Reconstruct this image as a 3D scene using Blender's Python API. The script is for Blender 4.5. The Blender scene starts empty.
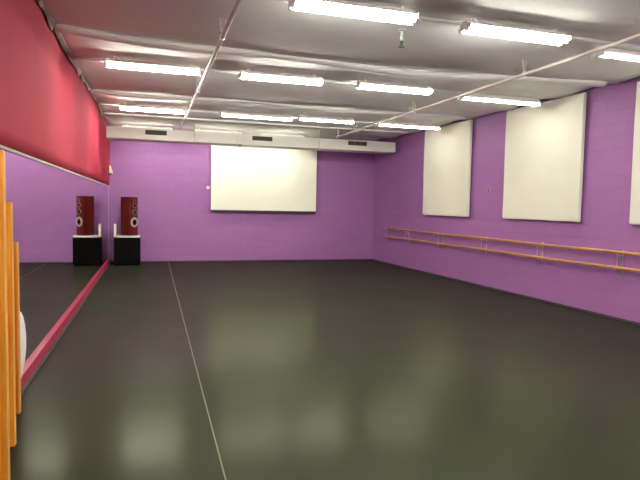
import bpy, bmesh, math, random
from mathutils import Vector, Matrix
random.seed(7)
S = bpy.context.scene
COL = S.collection

# ------------------------------------------------------------------ camera
cam_d = bpy.data.cameras.new('camera')
cam = bpy.data.objects.new('camera', cam_d); COL.objects.link(cam)
fwd = Vector((0.292215, 0.954273, -0.06303)).normalized()
rgt = Vector((0.956352, -0.29153, 0.020009))
rgt = (rgt - fwd*rgt.dot(fwd)).normalized()
up = rgt.cross(fwd)
M3 = Matrix((rgt, up, -fwd)).transposed()
cam.matrix_world = Matrix.Translation((0, 0, 1.65)) @ M3.to_4x4()
cam_d.sensor_fit = 'HORIZONTAL'; cam_d.sensor_width = 36
cam_d.lens = 36*548.53/640
cam_d.clip_start = .05; cam_d.clip_end = 100
S.camera = cam

# ------------------------------------------------------------------ world, exposure
w = bpy.data.worlds.new('world'); S.world = w; w.use_nodes = True
w.node_tree.nodes['Background'].inputs[0].default_value = (.5, .5, .5, 1)
w.node_tree.nodes['Background'].inputs[1].default_value = 0.0
S.view_settings.view_transform = 'Standard'
S.view_settings.look = 'None'
S.view_settings.gamma = 1
S.view_settings.use_curve_mapping = False
S.view_settings.exposure = 1.95
TUBE = 21.0        # radiance of a fluorescent tube

# ------------------------------------------------------------------ room numbers
XL = -1.11; XR = 6.49; SR = .0325; YB = 15.66; YF = -3.0; HC = 3.59; HR = 3.95
def xr(y): return XR + SR*(YB - y)
WA = math.atan(SR)

# ------------------------------------------------------------------ materials
def mat(name, col, rough=.6, metal=0, spec=.5, emit=None, es=0):
    m = bpy.data.materials.new(name); m.use_nodes = True
    b = m.node_tree.nodes['Principled BSDF']
    b.inputs['Base Color'].default_value = (*col, 1)
    b.inputs['Roughness'].default_value = rough
    b.inputs['Metallic'].default_value = metal
    b.inputs['Specular IOR Level'].default_value = spec
    if emit:
        b.inputs['Emission Color'].default_value = (*emit, 1)
        b.inputs['Emission Strength'].default_value = es
    return m
def NT(m): return m.node_tree, m.node_tree.nodes, m.node_tree.links, m.node_tree.nodes['Principled BSDF']
def noise_col(m, c1, c2, scale=3, detail=4, stretch=(1,1,1), bump=0, bscale=None, coord='Object', lo=.35, hi=.65):
    t, n, l, b = NT(m)
    tc = n.new('ShaderNodeTexCoord'); mp = n.new('ShaderNodeMapping')
    mp.inputs['Scale'].default_value = stretch
    l.new(tc.outputs[coord], mp.inputs[0])
    nz = n.new('ShaderNodeTexNoise'); nz.inputs['Scale'].default_value = scale; nz.inputs['Detail'].default_value = detail
    l.new(mp.outputs[0], nz.inputs['Vector'])
    cr = n.new('ShaderNodeValToRGB')
    cr.color_ramp.elements[0].position = lo; cr.color_ramp.elements[0].color = (*c1, 1)
    cr.color_ramp.elements[1].position = hi; cr.color_ramp.elements[1].color = (*c2, 1)
    l.new(nz.outputs['Fac'], cr.inputs[0]); l.new(cr.outputs[0], b.inputs['Base Color'])
    if bump:
        n2 = n.new('ShaderNodeTexNoise'); n2.inputs['Scale'].default_value = bscale or scale*4; n2.inputs['Detail'].default_value = 3
        l.new(mp.outputs[0], n2.inputs['Vector'])
        bp = n.new('ShaderNodeBump'); bp.inputs['Strength'].default_value = bump; bp.inputs['Distance'].default_value = .01
        l.new(n2.outputs['Fac'], bp.inputs['Height']); l.new(bp.outputs[0], b.inputs['Normal'])
    return m
def block_wall(name, c1, c2, cm, axis):
    m = mat(name, c1, .55, spec=.35)
    t, n, l, b = NT(m)
    g = n.new('ShaderNodeNewGeometry'); sp = n.new('ShaderNodeSeparateXYZ'); cb = n.new('ShaderNodeCombineXYZ')
    l.new(g.outputs['Position'], sp.inputs[0])
    l.new(sp.outputs[axis], cb.inputs[0]); l.new(sp.outputs[2], cb.inputs[1])
    br = n.new('ShaderNodeTexBrick')
    br.inputs['Scale'].default_value = 1; br.inputs['Brick Width'].default_value = .4; br.inputs['Row Height'].default_value = .2
    br.inputs['Mortar Size'].default_value = .006; br.inputs['Mortar Smooth'].default_value = .5
    br.inputs['Color1'].default_value = (*c1, 1); br.inputs['Color2'].default_value = (*c2, 1); br.inputs['Mortar'].default_value = (*cm, 1)
    l.new(cb.outputs[0], br.inputs['Vector'])
    l.new(br.outputs['Color'], b.inputs['Base Color'])
    nz = n.new('ShaderNodeTexNoise'); nz.inputs['Scale'].default_value = 60; nz.inputs['Detail'].default_value = 4
    l.new(g.outputs['Position'], nz.inputs['Vector'])
    mx = n.new('ShaderNodeMath'); mx.operation = 'MULTIPLY_ADD'; mx.inputs[1].default_value = .25
    inv = n.new('ShaderNodeMath'); inv.operation = 'SUBTRACT'; inv.inputs[0].default_value = 1
    l.new(br.outputs['Fac'], inv.inputs[1])
    l.new(nz.outputs['Fac'], mx.inputs[0]); l.new(inv.outputs[0], mx.inputs[2])
    bp = n.new('ShaderNodeBump'); bp.inputs['Strength'].default_value = .4; bp.inputs['Distance'].default_value = .006
    l.new(mx.outputs[0], bp.inputs['Height']); l.new(bp.outputs[0], b.inputs['Normal'])
    return m
PUR1 = (.35, .148, .39); PUR2 = (.335, .14, .375); PURM = (.30, .12, .34)
m_pur_x = block_wall('purple_block_back', PUR1, PUR2, PURM, 0)
m_pur_y = block_wall('purple_block_side', PUR1, PUR2, PURM, 1)
m_red = noise_col(mat('red_paint', (.5, .03, .07), .85, spec=.12), (.42, .040, .072), (.47, .046, .082), 1.5, 3, (1, 1, .3), .15, 8)
m_kick = mat('red_gloss_paint', (.38, .016, .06), .4)
m_ceil = noise_col(mat('ceiling_sheet', (.5, .48, .46), .85, spec=.15), (.82, .82, .80), (.86, .86, .84), 1.2, 4, (1, 1, 1), .12, 5)
m_roll = noise_col(mat('ceiling_batten', (.72, .7, .67), .5), (.80, .79, .77), (.88, .87, .85), 2, 3)
m_dark = mat('dark_gap', (.05, .045, .05), .8)
m_white = mat('white_enamel', (.75, .74, .70), .4)
m_duct = noise_col(mat('duct_paint', (.66, .64, .58), .5), (.62, .60, .55), (.68, .66, .60), 1.2, 3)
m_tube = mat('fluorescent_tube', (.9, .9, .9), .4, emit=(1, .985, .87), es=TUBE)
m_tube_strong = mat('fluorescent_tube_strong', (.9, .9, .9), .4, emit=(1, .985, .86), es=TUBE*1.5)  # output raised so the far end of the room gets more light
m_tube_weak = mat('fluorescent_tube_weak', (.9, .9, .9), .4, emit=(1, .985, .86), es=TUBE*.75)  # output lowered so panels and upper screen are less overlit
m_cap = mat('lamp_holder', (.7, .7, .68), .4)
m_grille = mat('grille_dark', (.06, .06, .055), .6, spec=.2)
m_screen = noise_col(mat('screen_fabric', (.85, .84, .74), .8, spec=.15), (.82, .82, .70), (.86, .86, .74), .8, 2)
m_panel = noise_col(mat('panel_fabric', (.8, .77, .7), .85, spec=.15), (.74, .73, .63), (.78, .77, .67), 1.3, 3, (1, 1, 1), .25, 9)
m_black = mat('black_plastic', (.0025, .0025, .003), .6, spec=.06)
m_bar = mat('dark_bar', (.05, .035, .06), .5)
m_steel = mat('steel', (.55, .56, .54), .35, metal=.9)
m_pipe = noise_col(mat('pipe_paint', (.55, .48, .44), .5), (.52, .45, .41), (.62, .56, .52), 6, 2)
m_brass = mat('brass', (.35, .28, .12), .35, metal=.8)
m_green = mat('dark_green_metal', (.03, .09, .05), .4, metal=.3)
m_trim = mat('grey_trim', (.50, .44, .42), .6, spec=.2)
m_hem = mat('sheet_hem', (.36, .31, .30), .8, spec=.1)
m_tape = mat('seam_tape', (.14, .12, .075), .6)
m_cream = mat('cream_plastic', (.85, .80, .62), .5)
m_disc = mat('white_disc', (.92, .93, .90), .45)
m_mirror = mat('mirror_glass', (.80, .77, .80), .012, metal=1)
def wood(name, c1, c2, rough=.3, scale=(14, 14, .9), spec=.5):
    m = mat(name, c1, rough, spec=spec)
    return noise_col(m, c1, c2, 2.2, 5, scale, .1, 9)
m_oak = wood('varnished_rail_wood', (.42, .19, .035), (.56, .28, .06), .3, (9, .8, 9))
m_board = wood('orange_varnished_wood', (.70, .22, .010), (.92, .40, .022), .4, spec=.25)
m_board2 = wood('reddish_varnished_wood', (.50, .12, .010), (.66, .20, .02), .4, spec=.25)
m_boardedge = wood('pale_plywood_edge', (.66, .32, .06), (.80, .42, .09), .5, spec=.2)
m_mahog = wood('mahogany_veneer', (.085, .006, .004), (.14, .012, .006), .35, (10, 10, .8), .25)
m_silver = mat('silver_trim', (.5, .5, .4), .5, metal=.3)
m_cone = mat('speaker_cone', (.003, .003, .003), .7, spec=.06)
m_surr = mat('driver_trim', (.35, .33, .27), .35, metal=.6)

# floor: dark green-black vinyl, scuffed
m_floor = mat('dark_vinyl', (.05, .05, .04), .3)
t, n, l, b = NT(m_floor)
g = n.new('ShaderNodeNewGeometry')
n1 = n.new('ShaderNodeTexNoise'); n1.inputs['Scale'].default_value = .9; n1.inputs['Detail'].default_value = 6
l.new(g.outputs['Position'], n1.inputs['Vector'])
cr = n.new('ShaderNodeValToRGB')
cr.color_ramp.elements[0].position = .3; cr.color_ramp.elements[0].color = (.019, .0205, .012, 1)
cr.color_ramp.elements[1].position = .7; cr.color_ramp.elements[1].color = (.024, .0255, .015, 1)
l.new(n1.outputs['Fac'], cr.inputs[0])
# short pale scuffs
vo = n.new('ShaderNodeTexNoise'); vo.inputs['Scale'].default_value = 7; vo.inputs['Detail'].default_value = 8; vo.inputs['Roughness'].default_value = .75
mp = n.new('ShaderNodeMapping'); mp.inputs['Scale'].default_value = (3, .6, 1); mp.inputs['Rotation'].default_value = (0, 0, .7)
l.new(g.outputs['Position'], mp.inputs[0]); l.new(mp.outputs[0], vo.inputs['Vector'])
c2 = n.new('ShaderNodeValToRGB'); c2.color_ramp.elements[0].position = .68; c2.color_ramp.elements[0].color = (0, 0, 0, 1)
c2.color_ramp.elements[1].position = .78; c2.color_ramp.elements[1].color = (1, 1, 1, 1)
l.new(vo.outputs['Fac'], c2.inputs[0])
mx = n.new('ShaderNodeMixRGB'); l.new(c2.outputs[0], mx.inputs[0]); l.new(cr.outputs[0], mx.inputs[1]); mx.inputs[2].default_value = (.034, .036, .025, 1)
l.new(mx.outputs[0], b.inputs['Base Color'])
b.inputs['Specular IOR Level'].default_value = 0
gl = n.new('ShaderNodeBsdfGlossy'); gl.inputs['Color'].default_value = (.97, .97, .82, 1)
g2 = n.new('ShaderNodeBsdfGlossy'); g2.inputs['Color'].default_value = (.90, 1, .80, 1); g2.inputs['Roughness'].default_value = .5
mA = n.new('ShaderNodeMixShader')
lw = n.new('ShaderNodeLayerWeight'); lw.inputs['Blend'].default_value = .5      # Facing = 1 - cos(angle)
pw = n.new('ShaderNodeMath'); pw.operation = 'POWER'; pw.inputs[1].default_value = 10
ml = n.new('ShaderNodeMath'); ml.operation = 'MULTIPLY_ADD'; ml.inputs[1].default_value = 1.9; ml.inputs[2].default_value = .004
l.new(lw.outputs['Facing'], pw.inputs[0]); l.new(pw.outputs[0], ml.inputs[0]); mn = n.new('ShaderNodeMath'); mn.operation = 'MINIMUM'; mn.inputs[1].default_value = .095
l.new(ml.outputs[0], mn.inputs[0]); l.new(mn.outputs[0], mA.inputs[0])
mB = n.new('ShaderNodeMixShader'); mB.inputs[0].default_value = .018
out = n['Material Output']
l.new(b.outputs[0], mB.inputs[1]); l.new(g2.outputs[0], mB.inputs[2])
l.new(mB.outputs[0], mA.inputs[1]); l.new(gl.outputs[0], mA.inputs[2]); l.new(mA.outputs[0], out.inputs['Surface'])
n3 = n.new('ShaderNodeTexNoise'); n3.inputs['Scale'].default_value = 2.5; n3.inputs['Detail'].default_value = 5
l.new(g.outputs['Position'], n3.inputs['Vector'])
mr = n.new('ShaderNodeMapRange'); mr.inputs['From Min'].default_value = .3; mr.inputs['From Max'].default_value = .7
mr.inputs['To Min'].default_value = .175; mr.inputs['To Max'].default_value = .19
l.new(n3.outputs['Fac'], mr.inputs[0]); l.new(mr.outputs[0], gl.inputs['Roughness'])
n4 = n.new('ShaderNodeTexNoise'); n4.inputs['Scale'].default_value = 14; n4.inputs['Detail'].default_value = 6
l.new(g.outputs['Position'], n4.inputs['Vector'])
bp = n.new('ShaderNodeBump'); bp.inputs['Strength'].default_value = .05; bp.inputs['Distance'].default_value = .001
l.new(n4.outputs['Fac'], bp.inputs['Height']); 
# ------------------------------------------------------------------ mesh helpers
def box(bm, x0, x1, y0, y1, z0, z1, bev=0):
    r = bmesh.ops.create_cube(bm, size=1)
    for v in r['verts']:
        v.co = Vector(((x0+x1)/2 + v.co.x*(x1-x0), (y0+y1)/2 + v.co.y*(y1-y0), (z0+z1)/2 + v.co.z*(z1-z0)))
    if bev:
        es = list({e for v in r['verts'] for e in v.link_edges})
        bmesh.ops.bevel(bm, geom=es, offset=bev, segments=2, affect='EDGES')
    return bm
def tube(bm, p, q, r, seg=12, r2=None):
    p = Vector(p); q = Vector(q); d = q-p
    res = bmesh.ops.create_cone(bm, cap_ends=True, segments=seg, radius1=r, radius2=r if r2 is None else r2, depth=d.length)
    mt = Matrix.Translation((p+q)/2) @ d.to_track_quat('Z', 'Y').to_matrix().to_4x4()
    bmesh.ops.transform(bm, matrix=mt, verts=res['verts'])
    return bm
def lathe(bm, prof, c, axis=(0, 0, 1), seg=24):
    """profile (radius, height) spun round axis through c"""
    c = Vector(c); q = Vector(axis).to_track_quat('Z', 'Y')
    rings = []
    for r, h in prof:
        rings.append([bm.verts.new(c + q @ Vector((r*math.cos(a*2*math.pi/seg), r*math.sin(a*2*math.pi/seg), h))) for a in range(seg)])
    for a, b_ in zip(rings, rings[1:]):
        for i in range(seg):
            bm.faces.new((a[i], a[(i+1) % seg], b_[(i+1) % seg], b_[i]))
    bm.faces.new(rings[0][::-1]); bm.faces.new(rings[-1])
    return bm
def obj(name, bm, m, parent=None, loc=None, rz=0, smooth=False):
    """link a bmesh (built in world or parent space) as one object whose origin sits at loc"""
    bmesh.ops.recalc_face_normals(bm, faces=bm.faces)
    me = bpy.data.meshes.new(name); bm.to_mesh(me); bm.free()
    me.materials.append(m)
    if smooth:
        for p in me.polygons: p.use_smooth = True
    o = bpy.data.objects.new(name, me); COL.objects.link(o)
    if parent: o.parent = parent
    if loc is not None:
        o.location = loc
        if not rz: me.transform(Matrix.Translation(-Vector(loc)))
    if rz: o.rotation_euler = (0, 0, rz)
    return o
def tag(o, label, cat, group=None):
    o['label'] = label; o['category'] = cat
    if group: o['group'] = group
    return o
def thing(name, label, cat, loc=(0, 0, 0), rz=0, group=None):
    o = bpy.data.objects.new(name, None); COL.objects.link(o)
    o.location = loc; o.rotation_euler = (0, 0, rz); o.empty_display_size = .1
    return tag(o, label, cat, group)
def struct(name, bm, m, **k):
    o = obj(name, bm, m, **k); o['kind'] = 'structure'; return o
def dup(root, loc, rz=None, label=None):
    r = root.copy(); COL.objects.link(r); r.location = loc
    if rz is not None: r.rotation_euler = (0, 0, rz)
    if label: r['label'] = label
    for ch in list(root.children):
        c = ch.copy(); COL.objects.link(c); c.parent = r
        for gch in ch.children:
            d = gch.copy(); COL.objects.link(d); d.parent = c
    return r
B = bmesh.new

# ------------------------------------------------------------------ room shell
struct('floor', box(B(), XL-.2, xr(YF)+.3, YF-.2, YB+.2, -.12, 0), m_floor)
struct('wall_back', box(B(), XL-.2, XR+.3, YB, YB+.2, 0, HR), m_pur_x)
struct('wall_front', box(B(), XL-.2, xr(YF)+.3, YF-.2, YF, 0, HR), m_pur_x)
bm = B()
vs = []
for (o_, z) in ((0, 0), (.2, 0), (.2, HR), (0, HR)):
    vs.append([bm.verts.new((xr(y)+o_, y, z)) for y in (YF, YB)])
for i in range(4):
    a, b_ = vs[i], vs[(i+1) % 4]; bm.faces.new((a[0], a[1], b_[1], b_[0]))
bm.faces.new([v[0] for v in vs]); bm.faces.new([v[1] for v in vs][::-1])
struct('wall_right', bm, m_pur_y)
# left wall: masonry behind the mirror, red cladding above with soft folds
struct('wall_left', box(B(), XL-.25, XL-.06, YF, YB, 0, HR), m_red)
def red_off(y, z):
    s = .012*math.sin(y*2.1+.4) + .010*math.sin(y*.9+1.3*z)
    k = max(0, min(1, (z-2.05)/.5))
    fold = .075*math.exp(-((y-14.1)/.55)**2) - .03*math.exp(-((y-13.0)/.45)**2) + .045*math.exp(-((y-11.6)/.6)**2)
    fold += .008*math.exp(-((y-6.2)/.8)**2)
    return .02 + s + fold*k
bm = B(); ny, nz_ = 190, 14; grid = []
for i in range(ny+1):
    y = YF + (YB-YF)*i/ny; row = []
    for j in range(nz_+1):
        z = 2.06 + (HR-2.06)*j/nz_
        row.append(bm.verts.new((XL + red_off(y, z)*(0.25+.75*min(1, j/2)), y, z)))
    grid.append(row)
for i in range(ny):
    for j in range(nz_): bm.faces.new((grid[i][j], grid[i+1][j], grid[i+1][j+1], grid[i][j+1]))
bot = [bm.verts.new((XL-.06, YF+(YB-YF)*i/ny, 2.06)) for i in range(ny+1)]
for i in range(ny): bm.faces.new((bot[i], bot[i+1], grid[i+1][0], grid[i][0]))
o = struct('wall_left', bm, m_red, smooth=True); o.name = 'wall_left_upper'
# ledge along the mirror top
struct('trim_1', box(B(), XL-.055, XL+.016, YF+.01, YB-.01, 2.035, 2.058), m_trim)
# kick board below the mirror
struct('baseboard_left', box(B(), XL-.055, XL+.035, YF+.01, YB-.01, 0, .125, .004), m_kick)
struct('trim_3', box(B(), XL+.035, XL+.06, YF+.01, YB-.02, 0, .02), m_dark)
# dark rubber skirting at the foot of the other walls
bm = B()
vs = [[bm.verts.new((xr(y)-o_, y, z)) for y in (YF+.01, YB-.01)] for (o_, z) in ((0, 0), (.012, 0), (.012, .035), (0, .035))]
for i in range(4):
    a, b_ = vs[i], vs[(i+1) % 4]; bm.faces.new((a[0], a[1], b_[1], b_[0]))
bm.faces.new([v[0] for v in vs]); bm.faces.new([v[1] for v in vs][::-1])
struct('baseboard_right', bm, m_dark)
struct('baseboard_back', box(B(), XL, XR-.02, YB-.012, YB, 0, .035), m_dark)

# roof deck above the sagging sheet
struct('ceiling', box(B(), XL-.25, xr(YF)+.3, YF-.2, YB+.2, HR, HR+.15), m_dark)
# hanging ceiling sheet, sagging between battens
RID = [-1.6, .2, 2.0, 3.55, 5.12, 7.08, 8.13, 10.52, 11.65, 13.35, 14.9]
def ceil_z(x, y):
    z = HC + .03
    for a, b_ in zip(RID, RID[1:]):
        if a <= y <= b_:
            u = (y-a)/(b_-a)
            z = HC + .02 - .028*math.sin(math.pi*u)*(b_-a)/2 * (1+.3*math.sin(x*1.1+a*2))
    z += .004*math.sin(x*2.1+y*1.7) + .002*math.sin(x*4.3-y*2.9)
    return z
bm = B(); nx, ny = 70, 300; grid = []
for i in range(nx+1):
    row = []
    for j in range(ny+1):
        y = YF+.02 + (YB-.04-YF)*j/ny
        ex = xr(y) - .10 - .05*math.sin(y*2.3) - (.05 if int(y*.9) % 2 else 0)
        x = XL+.03 + (ex-XL-.03)*i/nx
        z = ceil_z(x, y)
        if i == nx: z -= .02+.02*math.sin(y*5)
        if i == nx-1: z -= .01
        row.append(bm.verts.new((x, y, z)))
    grid.append(row)
for i in range(nx):
    for j in range(ny): bm.faces.new((grid[i][j], grid[i][j+1], grid[i+1][j+1], grid[i+1][j]))
o = struct('ceiling', bm, m_ceil, smooth=True)
sd = o.modifiers.new('thickness', 'SOLIDIFY'); sd.thickness = .01; sd.offset = 1
# crumpled edge where the sheet meets the red wall
bm = B(); rows = []
rr = random.Random(3)
for j in range(160):
    y = YF+.05 + (YB-.1-YF)*j/159
    d = .012 + .025*rr.random() + (.05 if rr.random() < .12 else 0)
    ins = .05 + .03*rr.random()
    rows.append([bm.verts.new(p) for p in ((XL+.10, y, HC+.03), (XL+ins+.02, y, HC-.01-d*.3), (XL+.03+red_off(y, HC)*.9, y, HC-.01-d), (XL+.02+red_off(y, HC)*.6, y, HC+.04))])
for a, b_ in zip(rows, rows[1:]):
    for i in range(3): bm.faces.new((a[i], a[i+1], b_[i+1], b_[i]))
struct('trim_2', bm, m_hem)

# ------------------------------------------------------------------ ceiling battens (the pale folds that hold the sheet)
def batten(y0, rad, amp, label, x1=None, mode=0, flat=.6):
    bm = B(); rings = []; N = 60; seg = 12
    for i in range(N+1):
        u = i/N; xe = x1 or (xr(y0)-.22)
        x = XL+.08 + (xe-XL-.08)*u
        y = y0 + amp*math.sin(u*math.pi*1.0)*(1 if mode == 0 else math.sin(u*5))
        z = HC - .012 - .03*math.sin(u*math.pi*4)*(amp > 0.02)
        rings.append([bm.verts.new((x, y+rad*math.cos(a*2*math.pi/seg), z+rad*flat*math.sin(a*2*math.pi/seg))) for a in range(seg)])
    for a, b_ in zip(rings, rings[1:]):
        for i in range(seg): bm.faces.new((a[i], a[(i+1) % seg], b_[(i+1) % seg], b_[i]))
    bm.faces.new(rings[0][::-1]); bm.faces.new(rings[-1])
    o = obj('ceiling_batten', bm, m_roll, loc=(2.7, y0, HC), smooth=True)
    return tag(o, label, 'batten', None)
batten(5.20, .035, 0, 'thin pale ceiling batten running behind the nearest row of strip lights')
batten(6.86, .085, .42, 'thick bowed pale roll across the ceiling, nearest and widest of the rolls')
batten(8.26, .04, 0, 'thin pale ceiling batten running along the second row of strip lights')
batten(10.50, .06, .1, 'pale ceiling roll between the second and third rows of strip lights')
batten(11.95, .03, 0, 'thin pale ceiling batten running behind the third row of strip lights')
batten(13.1, .04, 0, 'pale ceiling batten closest in front of the white duct')

# ------------------------------------------------------------------ fluorescent battens
def make_lamp(twin, L, m_tube=m_tube):
    t = thing('strip_light', 'x', 'ceiling light')
    h = L/2
    bm = B(); box(bm, -h, h, -.045 if twin else -.03, .045 if twin else .03, -.055, .0, .006)
    box(bm, -h+.1, -h+.14, -.01, .01, 0, .035); box(bm, h-.14, h-.1, -.01, .01, 0, .035)
    if twin:   # flared wings added to hold tube light off the ceiling
        for s in (-1, 1):
            v = [bm.verts.new(p) for p in ((-h+.02, s*.045, -.05), (h-.02, s*.045, -.05), (h-.02, s*.115, -.060), (-h+.02, s*.115, -.060))]
            bm.faces.new(v)
    if not twin:  # side wings added to single-tube lamps to cut upward light
        for s in (-1, 1):
            v = [bm.verts.new(p) for p in ((-h+.02, s*.03, -.05), (h-.02, s*.03, -.05), (h-.02, s*.07, -.078), (-h+.02, s*.07, -.078))]
            bm.faces.new(v)
    pw_ = .115 if twin else .10
    for s in (-1, 1): box(bm, s*(h-.005)-.003, s*(h-.005)+.003, -pw_, pw_, -.092 if twin else -.115, -.045)  # end plates added to limit light reaching the upper walls
    obj('housing', bm, m_white, t)
    ys = (-.055, .055) if twin else (0,)
    for y in ys:
        obj('tube', tube(B(), (-h+.03, y, -.088), (h-.03, y, -.088), .019 if twin else .021, 14), m_tube, t, smooth=False)
    for s in (-1, 1):
        for y in ys: obj('lamp_holder', box(B(), s*h-.014, s*h+.014, y-.022, y+.022, -.115, -.03, .004), m_cap, t)
    return t
twin = make_lamp(True, 1.22)
single = make_lamp(False, 1.5, m_tube_weak)
single_far = make_lamp(False, 1.5, m_tube_strong)
twin_far = make_lamp(True, 1.22, m_tube_strong)
short_far = make_lamp(False, 1.22, m_tube_strong)
short1 = make_lamp(False, 1.22, m_tube_weak)
used = set()
HS = HC - .045
def lamp(src, x, y, label, dz=0, rz=0, g=None):
    if src in used: o = dup(src, (x, y, HS+dz), rz, label)
    else:
        used.add(src); src.location = (x, y, HS+dz); src.rotation_euler = (0, 0, rz); src['label'] = label; o = src
    o['group'] = g or 'fluorescent strip lights on the ceiling'
    return o
lamp(twin, 1.82, 4.97, 'largest bright twin-tube strip light, at the top centre of the picture')
lamp(twin, 3.63, 5.02, 'bright twin-tube strip light right of the largest one, nearest row')
lamp(single, 5.68, 5.27, 'single-tube strip light at the right edge, beside the nearest pipe run')
lamp(twin, .02, 7.96, 'twin-tube strip light of the second row, next to the red wall')
lamp(twin, 1.80, 7.94, 'twin-tube strip light of the second row, just right of the left pipe')
lamp(twin, 3.58, 7.92, 'twin-tube strip light of the second row, third from the red wall')
lamp(single, 5.60, 8.10, 'slim single-tube strip light with its end over the middle cream wall panel')
lamp(twin_far, .0, 11.52, 'twin-tube strip light of the third row, next to the red wall')
lamp(single_far, 2.09, 11.52, 'slim single-tube strip light of the third row, just right of the left pipe')
lamp(short_far, 3.57, 11.36, 'short slim strip light of the third row, between two longer ones')
lamp(single, 5.52, 11.40, 'slim single-tube strip light of the third row, ending over the far cream panel')
lamp(short1, -.12, 14.64, 'strip light half hidden above the left end of the white duct', dz=.0)
lamp(short1, 1.65, 14.64, 'strip light half hidden above the duct, over the left part of the screen', dz=.0)
lamp(short1, 3.35, 14.64, 'strip light half hidden above the duct, over the right part of the screen', dz=.0)
for x, y in ((.0, 1.9), (1.82, 1.9), (3.63, 1.95), (5.5, 2.0), (1.0, -1.2), (4.4, -1.2)):  # unseen lamps added only to light the room
    lamp(twin, x, y, 'twin-tube strip light added outside the picture to light the room', g='added strip lights outside the picture')

# ------------------------------------------------------------------ air duct on the back side
DX0, DX1, DY0, DY1, DZ0, DZ1 = XL+.03, 6.42, 14.0, 14.58, 3.15, 3.42
duct = thing('air_duct', 'long white boxed air duct spanning the far end of the room below the ceiling', 'air duct', (DX0, DY0, DZ0))
def in_duct(name, bm, m, label=None):
    o = obj(name, bm, m, duct, smooth=False); o.data.transform(Matrix.Translation((-DX0, -DY0, -DZ0)))
    if label: o['label'] = label
    return o
bm = B(); xs = [DX0, .02-.28, 2.2, 4.17, 5.2, DX1]
for a, b_ in zip(xs, xs[1:]): box(bm, a+.004, b_-.004, DY0, DY1, DZ0, DZ1, .006)
in_duct('duct_body', bm, m_duct)
for x in xs[1:-1]:
    in_duct('joint_flange', box(B(), x-.014, x+.014, DY0-.012, DY1+.01, DZ0-.012, DZ1+.01, .003), m_duct)
for xc, wd, zc in ((.085, .50, 3.325), (2.69, .52, 3.325), (5.29, .54, 3.335)):
    fr = in_duct('vent_grille', box(B(), xc-wd/2, xc+wd/2, DY0-.012, DY0+.002, zc-.055, zc+.055, .003), m_grille, 'dark slotted grille')
    bm = B()
    for k in range(5):
        z = zc-.04 + k*.02
        box(bm, xc-wd/2+.02, xc+wd/2-.02, DY0-.02, DY0-.010, z-.003, z+.003)
    s = obj('louvre', bm, m_grille, fr); s.data.transform(Matrix.Translation((-DX0, -DY0, -DZ0)))
for x in (1.0, 4.2):
    bm = B(); tube(bm, (x, DY0-.03, DZ0-.03), (x, DY0-.03, HC-.0), .009, 8)
    tube(bm, (x, DY0-.03, DZ0-.03), (x, DY1, DZ0-.03), .009, 8)
    in_duct('hanger_rod', bm, m_pipe)
# short hooked rod below the duct
bm = B(); tube(bm, (2.03, 13.95, 3.10), (2.03, 13.95, 3.32), .008, 8); tube(bm, (2.03, 13.95, 3.10), (1.96, 13.93, 3.06), .008, 8); tube(bm, (2.03, 13.95, 3.22), (2.03, 14.0, 3.22), .008, 8)
in_duct('damper_lever', bm, m_pipe)

# ------------------------------------------------------------------ sprinkler pipes
def pipe(x0, x1, y0, y1, label, heads):
    t = thing('sprinkler_pipe', label, 'pipe', (x0, y0, 3.39))
    L = Vector((x1-x0, y1-y0, 0))
    bm = B(); tube(bm, (0, 0, 0), L, .021, 12)
    tube(bm, L, L+Vector((0, .0, .17)), .021, 12)
    lathe(bm, [(.028, -.03), (.03, 0), (.028, .03)], L, (0, 0, 1), 12)
    obj('pipe_run', bm, m_pipe, t, smooth=True)
    for y in heads:
        p = L*((y-y0)/(y1-y0))
        bm = B()
        lathe(bm, [(.03, -.02), (.03, .02)], p, (0, 1, 0), 12)
        tube(bm, p+Vector((-.012, -.012, .02)), p+Vector((-.03, -.012, .19)), .006, 6)
        tube(bm, p+Vector((.012, -.012, .02)), p+Vector((.03, -.012, .19)), .006, 6)
        obj('hanger', bm, m_steel, t)
        bm = B(); q = p+Vector((.0, .16, 0))
        tube(bm, q, q+Vector((0, 0, .05)), .012, 8); tube(bm, q+Vector((-.012, 0, .05)), q+Vector((-.004, 0, .09)), .004, 6)
        tube(bm, q+Vector((.012, 0, .05)), q+Vector((.004, 0, .09)), .004, 6)
        lathe(bm, [(.006, 0), (.022, .002), (.022, .006), (.004, .008)], q+Vector((0, 0, .09)))
        obj('sprinkler_head', bm, m_brass, t)
    for k in range(1, 4):
        p = L*(k/4.)
        obj('coupling', lathe(B(), [(.022, -.05), (.03, -.045), (.03, .045), (.022, .05)], p, (0, 1, 0), 12), m_pipe, t)
pipe(.74, .64, 1.2, 13.45, 'thin sprinkler pipe running away along the ceiling, nearer the red wall', (3.0, 5.95, 8.85, 11.7))
pipe(4.66, 4.49, 1.2, 13.3, 'thin sprinkler pipe running away along the ceiling, nearer the cream wall panels', (3.2, 6.15, 9.2, 12.1))
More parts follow.
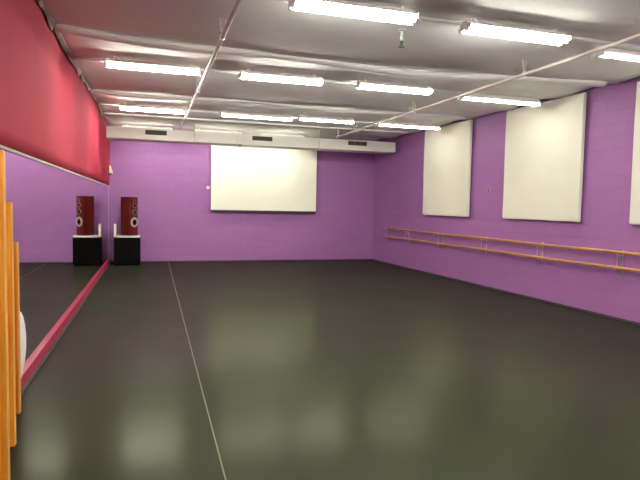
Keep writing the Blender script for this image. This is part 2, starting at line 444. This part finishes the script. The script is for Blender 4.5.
# lone pendent head between the first two rows
def pendent(x, y, label, s=1):
    t = thing('pendent_sprinkler', label, 'sprinkler', (x, y, HC-.02))
    bm = B(); lathe(bm, [(.035*s, .0), (.035*s, -.006), (.014*s, -.012), (.013*s, -.06*s), (.018*s, -.065*s), (.018*s, -.085*s), (.01*s, -.09*s)], (0, 0, 0), (0, 0, 1), 12)
    obj('stem', bm, m_steel, t)
    bm = B(); tube(bm, (-.016*s, 0, -.085*s), (-.005, 0, -.135*s), .004, 6); tube(bm, (.016*s, 0, -.085*s), (.005, 0, -.135*s), .004, 6)
    lathe(bm, [(.006*s, -.135*s), (.028*s, -.137*s), (.028*s, -.143*s), (.004, -.147*s)], (0, 0, 0), (0, 0, 1), 12)
    tube(bm, (0, 0, -.085*s), (0, 0, -.135*s), .008*s, 8)
    obj('deflector', bm, m_green, t)
pendent(2.60, 5.6, 'small dark sprinkler hanging alone from the ceiling below the largest strip light', 1.25)

# ------------------------------------------------------------------ mirror
mir = thing('wall_mirror', 'long wall mirror running the whole left wall below the red paint', 'mirror', (XL, 6, .125))
bm = box(B(), XL-.006, XL, YF+.02, 15.50, .127, 2.033); bmesh.ops.translate(bm, verts=bm.verts, vec=(-XL, -6, -.125))
obj('mirror_glass', bm, m_mirror, mir)
bm = box(B(), XL-.008, XL+.004, 15.50, 15.515, .127, 2.033); bmesh.ops.translate(bm, verts=bm.verts, vec=(-XL, -6, -.125))
obj('edge_strip', bm, m_trim, mir)
bm = box(B(), XL-.006, XL-.001, YF+.02, YB, .127, 2.033)
struct('wall_left_backing', box(B(), XL-.06, XL-.008, YF+.01, YB-.002, .127, 2.034), m_pur_y).name = 'wall_left_lower'
bm.free()

# ------------------------------------------------------------------ projection screen
sc = thing('projection_screen', 'large white pull-down projection screen on the purple back wall', 'screen', (3.08, 15.5, 1.43))
def insc(name, bm, m, **k):
    bmesh.ops.translate(bm, verts=bm.verts, vec=(-3.08, -15.5, -1.43)); return obj(name, bm, m, sc, **k)
insc('screen_surface', box(B(), 1.555, 4.605, 15.52, 15.526, 1.46, 3.32), m_screen)
insc('bottom_bar', box(B(), 1.555, 4.605, 15.505, 15.54, 1.425, 1.468, .004), m_bar)
bm = B(); tube(bm, (1.54, 15.56, 3.36), (4.62, 15.55, 3.36), .05, 16)
insc('roller_case', bm, m_white, smooth=True)
for x in (1.6, 4.56): insc('bracket', box(B(), x-.03, x+.03, 15.52, YB-.001, 3.40, 3.43), m_steel)
insc('end_clip', box(B(), 4.60, 4.64, 15.5, 15.56, 3.27, 3.34), m_white)
sw = thing('wall_switch', 'small white switch on the purple wall just left of the projection screen', 'switch', (1.49, YB, 2.04))
obj('face_plate', box(B(), -.045, .045, -.014, 0, 0, .085, .004), m_white, sw)
obj('rocker', box(B(), -.015, .015, -.022, -.012, .025, .06, .002), m_white, sw)

# ------------------------------------------------------------------ right wall panels
def wall_panel(yc, label, z1, wd=1.95):
    t = thing('wall_panel', label, 'wall panel', (xr(yc), yc, 1.465), WA, 'cream fabric panels on the right wall')
    bm = box(B(), -.085, -.03, -wd/2, wd/2, 0, z1-1.465, .012)
    bmesh.ops.subdivide_edges(bm, edges=bm.edges, cuts=6, use_grid_fill=True)
    rr = random.Random(yc)
    for v in bm.verts:
        if v.co.x < -.06: v.co.x += .004*math.sin(v.co.y*7+v.co.z*3) ; v.co.x -= .003*rr.random()
        if v.co.z < .03 and v.co.x < -.05: v.co.z += .006*math.sin(v.co.y*11+yc)
    obj('fabric_face', bm, m_panel, t, smooth=False)
    bm = B()
    for s in (-1, 1): box(bm, -.032, 0, s*(wd/2-.08)-.025, s*(wd/2-.08)+.025, .04, z1-1.465-.04)
    obj('fixing_batten', bm, m_bar, t)
wall_panel(11.51, 'cream wall panel farthest away, narrowest looking, near the back corner', 3.57, 1.98)
wall_panel(8.35, 'cream wall panel in the middle of the right wall, shown whole', 3.56, 1.97)
wall_panel(5.42, 'cream wall panel cut off by the right edge of the picture', 3.53, 1.97)
k = thing('wall_knob', 'tiny brass coloured round hook on the purple wall between the far and middle cream panels', 'knob', (xr(9.88), 9.88, 2.03), WA)  # small round wall knob
obj('knob_plate', lathe(B(), [(.028, 0), (.028, .006), (.02, .008)], (0, 0, 0), (-1, 0, 0), 16), m_steel, k)
obj('knob_tip', lathe(B(), [(.010, .006), (.01, .02), (.018, .03), (.02, .04), (.014, .05), (.005, .052)], (0, 0, 0), (-1, 0, 0), 16), m_brass, k, smooth=True)

# ------------------------------------------------------------------ double ballet barre on the right wall
Y0b, Y1b = 2.2, 14.55
bar = thing('ballet_barre', 'long double wooden ballet barre on steel brackets along the purple right wall', 'ballet barre', (xr(Y0b), Y0b, .8), WA)
Lb = (Y1b-Y0b)/math.cos(WA)
for z in (.235, .0):
    o = .12
    bm = B(); n_ = 24; seg = 14; rings = []
    for i in range(n_+1):
        y = Lb*i/n_; zz = z + .004*math.sin(y*1.9)
        rings.append([bm.verts.new((-o+.024*math.cos(a*2*math.pi/seg), y, zz+.024*math.sin(a*2*math.pi/seg))) for a in range(seg)])
    for a, b_ in zip(rings, rings[1:]):
        for i in range(seg): bm.faces.new((a[i], a[(i+1) % seg], b_[(i+1) % seg], b_[i]))
    bm.faces.new(rings[0][::-1]); bm.faces.new(rings[-1])
    r = obj('rail', bm, m_oak, bar, smooth=True)
    if z: r['label'] = 'upper wooden rail'
    else: r['label'] = 'lower wooden rail'
    for yj in (6.78, 8.48, 11.75):
        yy = yj-Y0b + (.05 if z else -.1)
        obj('rail_coupling', lathe(B(), [(.0245, -.03), (.027, -.025), (.027, .025), (.0245, .03)], (-o, yy, z), (0, 1, 0), 14), m_surr, r)
for yb in (3.17, 4.86, 6.54, 8.26, 9.93, 11.63, 13.32, 14.4):
    y = yb-Y0b
    bm = B()
    box(bm, -.006, 0, y-.014, y+.014, -.10, .27, .002)            # wall plate
    for z in (.235, .0):
        tube(bm, (-.005, y, z-.055), (-.12, y, z-.032), .009, 8)   # arm
        tube(bm, (-.005, y, z-.12), (-.10, y, z-.042), .006, 8)    # brace
        box(bm, -.145, -.095, y-.022, y+.022, z-.032, z-.022, .002)  # saddle
    box(bm, -.122, -.118, y-.009, y+.009, .0, .21)                 # strap linking the two rails
    obj('bracket', bm, m_steel, bar)

# ------------------------------------------------------------------ floor seam tape
o = obj('floor_tape', box(B(), .416, .425, YF+.1, YB-.02, 0.0003, .0016), m_tape, loc=(.42, 6, 0))
tag(o, 'thin pale tape line running down the dark floor towards the back wall', 'tape')

# ------------------------------------------------------------------ speaker corner
sub = thing('black_cabinet', 'square black cabinet on the floor under the red loudspeaker', 'cabinet', (-.62, 15.1, 0))
obj('body', box(B(), -.325, .315, -.17, .40, .03, .70, .012), m_black, sub)
obj('top_panel', box(B(), -.335, .325, -.18, .41, .70, .722, .006), m_black, sub)
bm = B()
for x in (-.27, .26):
    for y in (-.12, .34): lathe(bm, [(.03, 0), (.03, .03)], (x, y, 0))
obj('foot', bm, m_black, sub)
obj('front_grille', box(B(), -.28, .27, -.182, -.168, .08, .66, .008), m_cone, sub)
# curved white board
bm = B(); prof = []
N = 16
for i in range(N+1):
    u = -1+2*i/N; prof.append((u*.29, -.17-.035*(1-u*u)))
prof += [(.29, .2), (-.29, .2)]
lo = [bm.verts.new((x, y, 0)) for x, y in prof]; hi = [bm.verts.new((x, y, .045)) for x, y in prof]
bm.faces.new(lo[::-1]); bm.faces.new(hi)
for i in range(len(lo)): bm.faces.new((lo[i], lo[(i+1) % len(lo)], hi[(i+1) % len(hi)], hi[i]))
ob = obj('shelf_board', bm, m_white); ob.location = (-.60, 15.14, .723)
tag(ob, 'thin white curved board lying on the black cabinet under the loudspeaker', 'board')
# loudspeaker
ang = math.radians(50)
sp = thing('loudspeaker', 'tall mahogany loudspeaker standing on the white board by the back corner', 'loudspeaker', (-.585, 15.17, .769), ang)
bm = B(); w2, d2, hh = .145, .16, 1.0
pr = []
for i in range(9):
    u = i/8; pr.append((-w2 + 2*w2*u, -d2 - .02*math.sin(math.pi*u)))
for i in range(7):
    u = i/6; pr.append((w2 - .02*(1-math.cos(u*math.pi/2)) , -d2+.02 + (2*d2-.02)*u))
for i in range(7):
    u = 1-i/6; pr.append((-w2 + .02*(1-math.cos(u*math.pi/2)), -d2+.02 + (2*d2-.02)*u))
lo = [bm.verts.new((x, y, 0)) for x, y in pr]; hi = [bm.verts.new((x, y, hh)) for x, y in pr]
bm.faces.new(lo[::-1]); bm.faces.new(hi)
for i in range(len(lo)): bm.faces.new((lo[i], lo[(i+1) % len(lo)], hi[(i+1) % len(hi)], hi[i]))
obj('cabinet', bm, m_mahog, sp)
def driver(x, z, r, name):
    c = (x, -d2-.020, z)
    f = obj(name, lathe(B(), [(r, -.008), (r, .008), (r*.93, .013), (r*(.86 if r < .1 else .62), .01), (r*(.86 if r < .1 else .62), -.004), (.002, -.006)], c, (0, -1, 0), 28), m_surr if r < .1 else m_silver, sp, smooth=False)
    obj('cone', lathe(B(), [(r*(.85 if r < .1 else .6), -.002), (r*(.8 if r < .1 else .57), .006), (r*(.72 if r < .1 else .5), .002), (r*.3, -.003), (r*.28, .008), (r*.12, .014), (.002, .015)], c, (0, -1, 0), 28), m_cone, f, smooth=True)
driver(.0, .345, .128, 'woofer')
driver(.0, .60, .070, 'midrange_driver')
driver(.0, .775, .062, 'midrange_driver')
driver(.0, .90, .032, 'tweeter')
rt = tag(obj('white_box', box(B(), -.955, -.896, 15.1, 15.28, .723, 1.06, .008), m_cream, loc=(-.925, 15.19, .723)), 'narrow upright white box standing left of the loudspeaker', 'box')

# detector in the corner above the mirror
det = thing('wall_sounder', 'small cream wedge-shaped fitting in the corner on the red wall', 'wall fitting', (XL+.045, 15.25, 2.33))
bm = B()
lo = [bm.verts.new(p) for p in ((0, -.06, .04), (.085, -.06, .04), (.085, .06, .04), (0, .06, .04))]
hi = [bm.verts.new(p) for p in ((0, -.045, .24), (.03, -.045, .24), (.03, .045, .24), (0, .045, .24))]
bm.faces.new(lo[::-1]); bm.faces.new(hi)
for i in range(4): bm.faces.new((lo[i], lo[(i+1) % 4], hi[(i+1) % 4], hi[i]))
obj('cover', bm, m_cream, det)
obj('base_plate', box(B(), -.03, .06, -.05, .05, 0, .04, .005), m_bar, det)

# ------------------------------------------------------------------ wooden boards at the left edge
def board(name, x0, x1, y0, th, h, m, label):
    t = thing(name, label, 'wooden board', ((x0+x1)/2, y0, 0))
    hw = (x1-x0)/2
    obj('board_face', box(B(), -hw, hw-.010, 0, th, 0, h, .004), m, t)
    obj('edge_strip', box(B(), hw-.010, hw, -.001, th+.001, 0, h+.002, .003), m_boardedge, t)['label'] = 'paler edge strip'
    return t
board('wooden_board', XL+.062, -.975, 4.617, .05, 1.325, m_board2, 'shortest and farthest of the three upright orange boards by the mirror')
board('wooden_board', XL+.062, -.878, 4.0, .05, 1.63, m_board, 'middle one of the three upright orange boards by the mirror')
board('wooden_board', XL+.062, -.748, 3.25, .05, 1.905, m_board, 'tallest and nearest of the three upright orange boards, cut by the left edge')

# round white disc leaning by the mirror
dc = thing('round_disc', 'white round disc edge showing between the orange boards and the mirror', 'disc', (XL+.05, 4.985, 0))
obj('disc_face', lathe(B(), [(.28, -.018), (.30, -.012), (.30, .0), (.27, .008), (.02, .016)], (0, 0, .43), (1, 0, 0), 48), m_disc, dc, smooth=True)
bm = B(); box(bm, .012, .024, -.13, -.03, 0, .02, .003); box(bm, .012, .02, -.10, -.07, .015, .2)
obj('stand', bm, m_disc, dc)
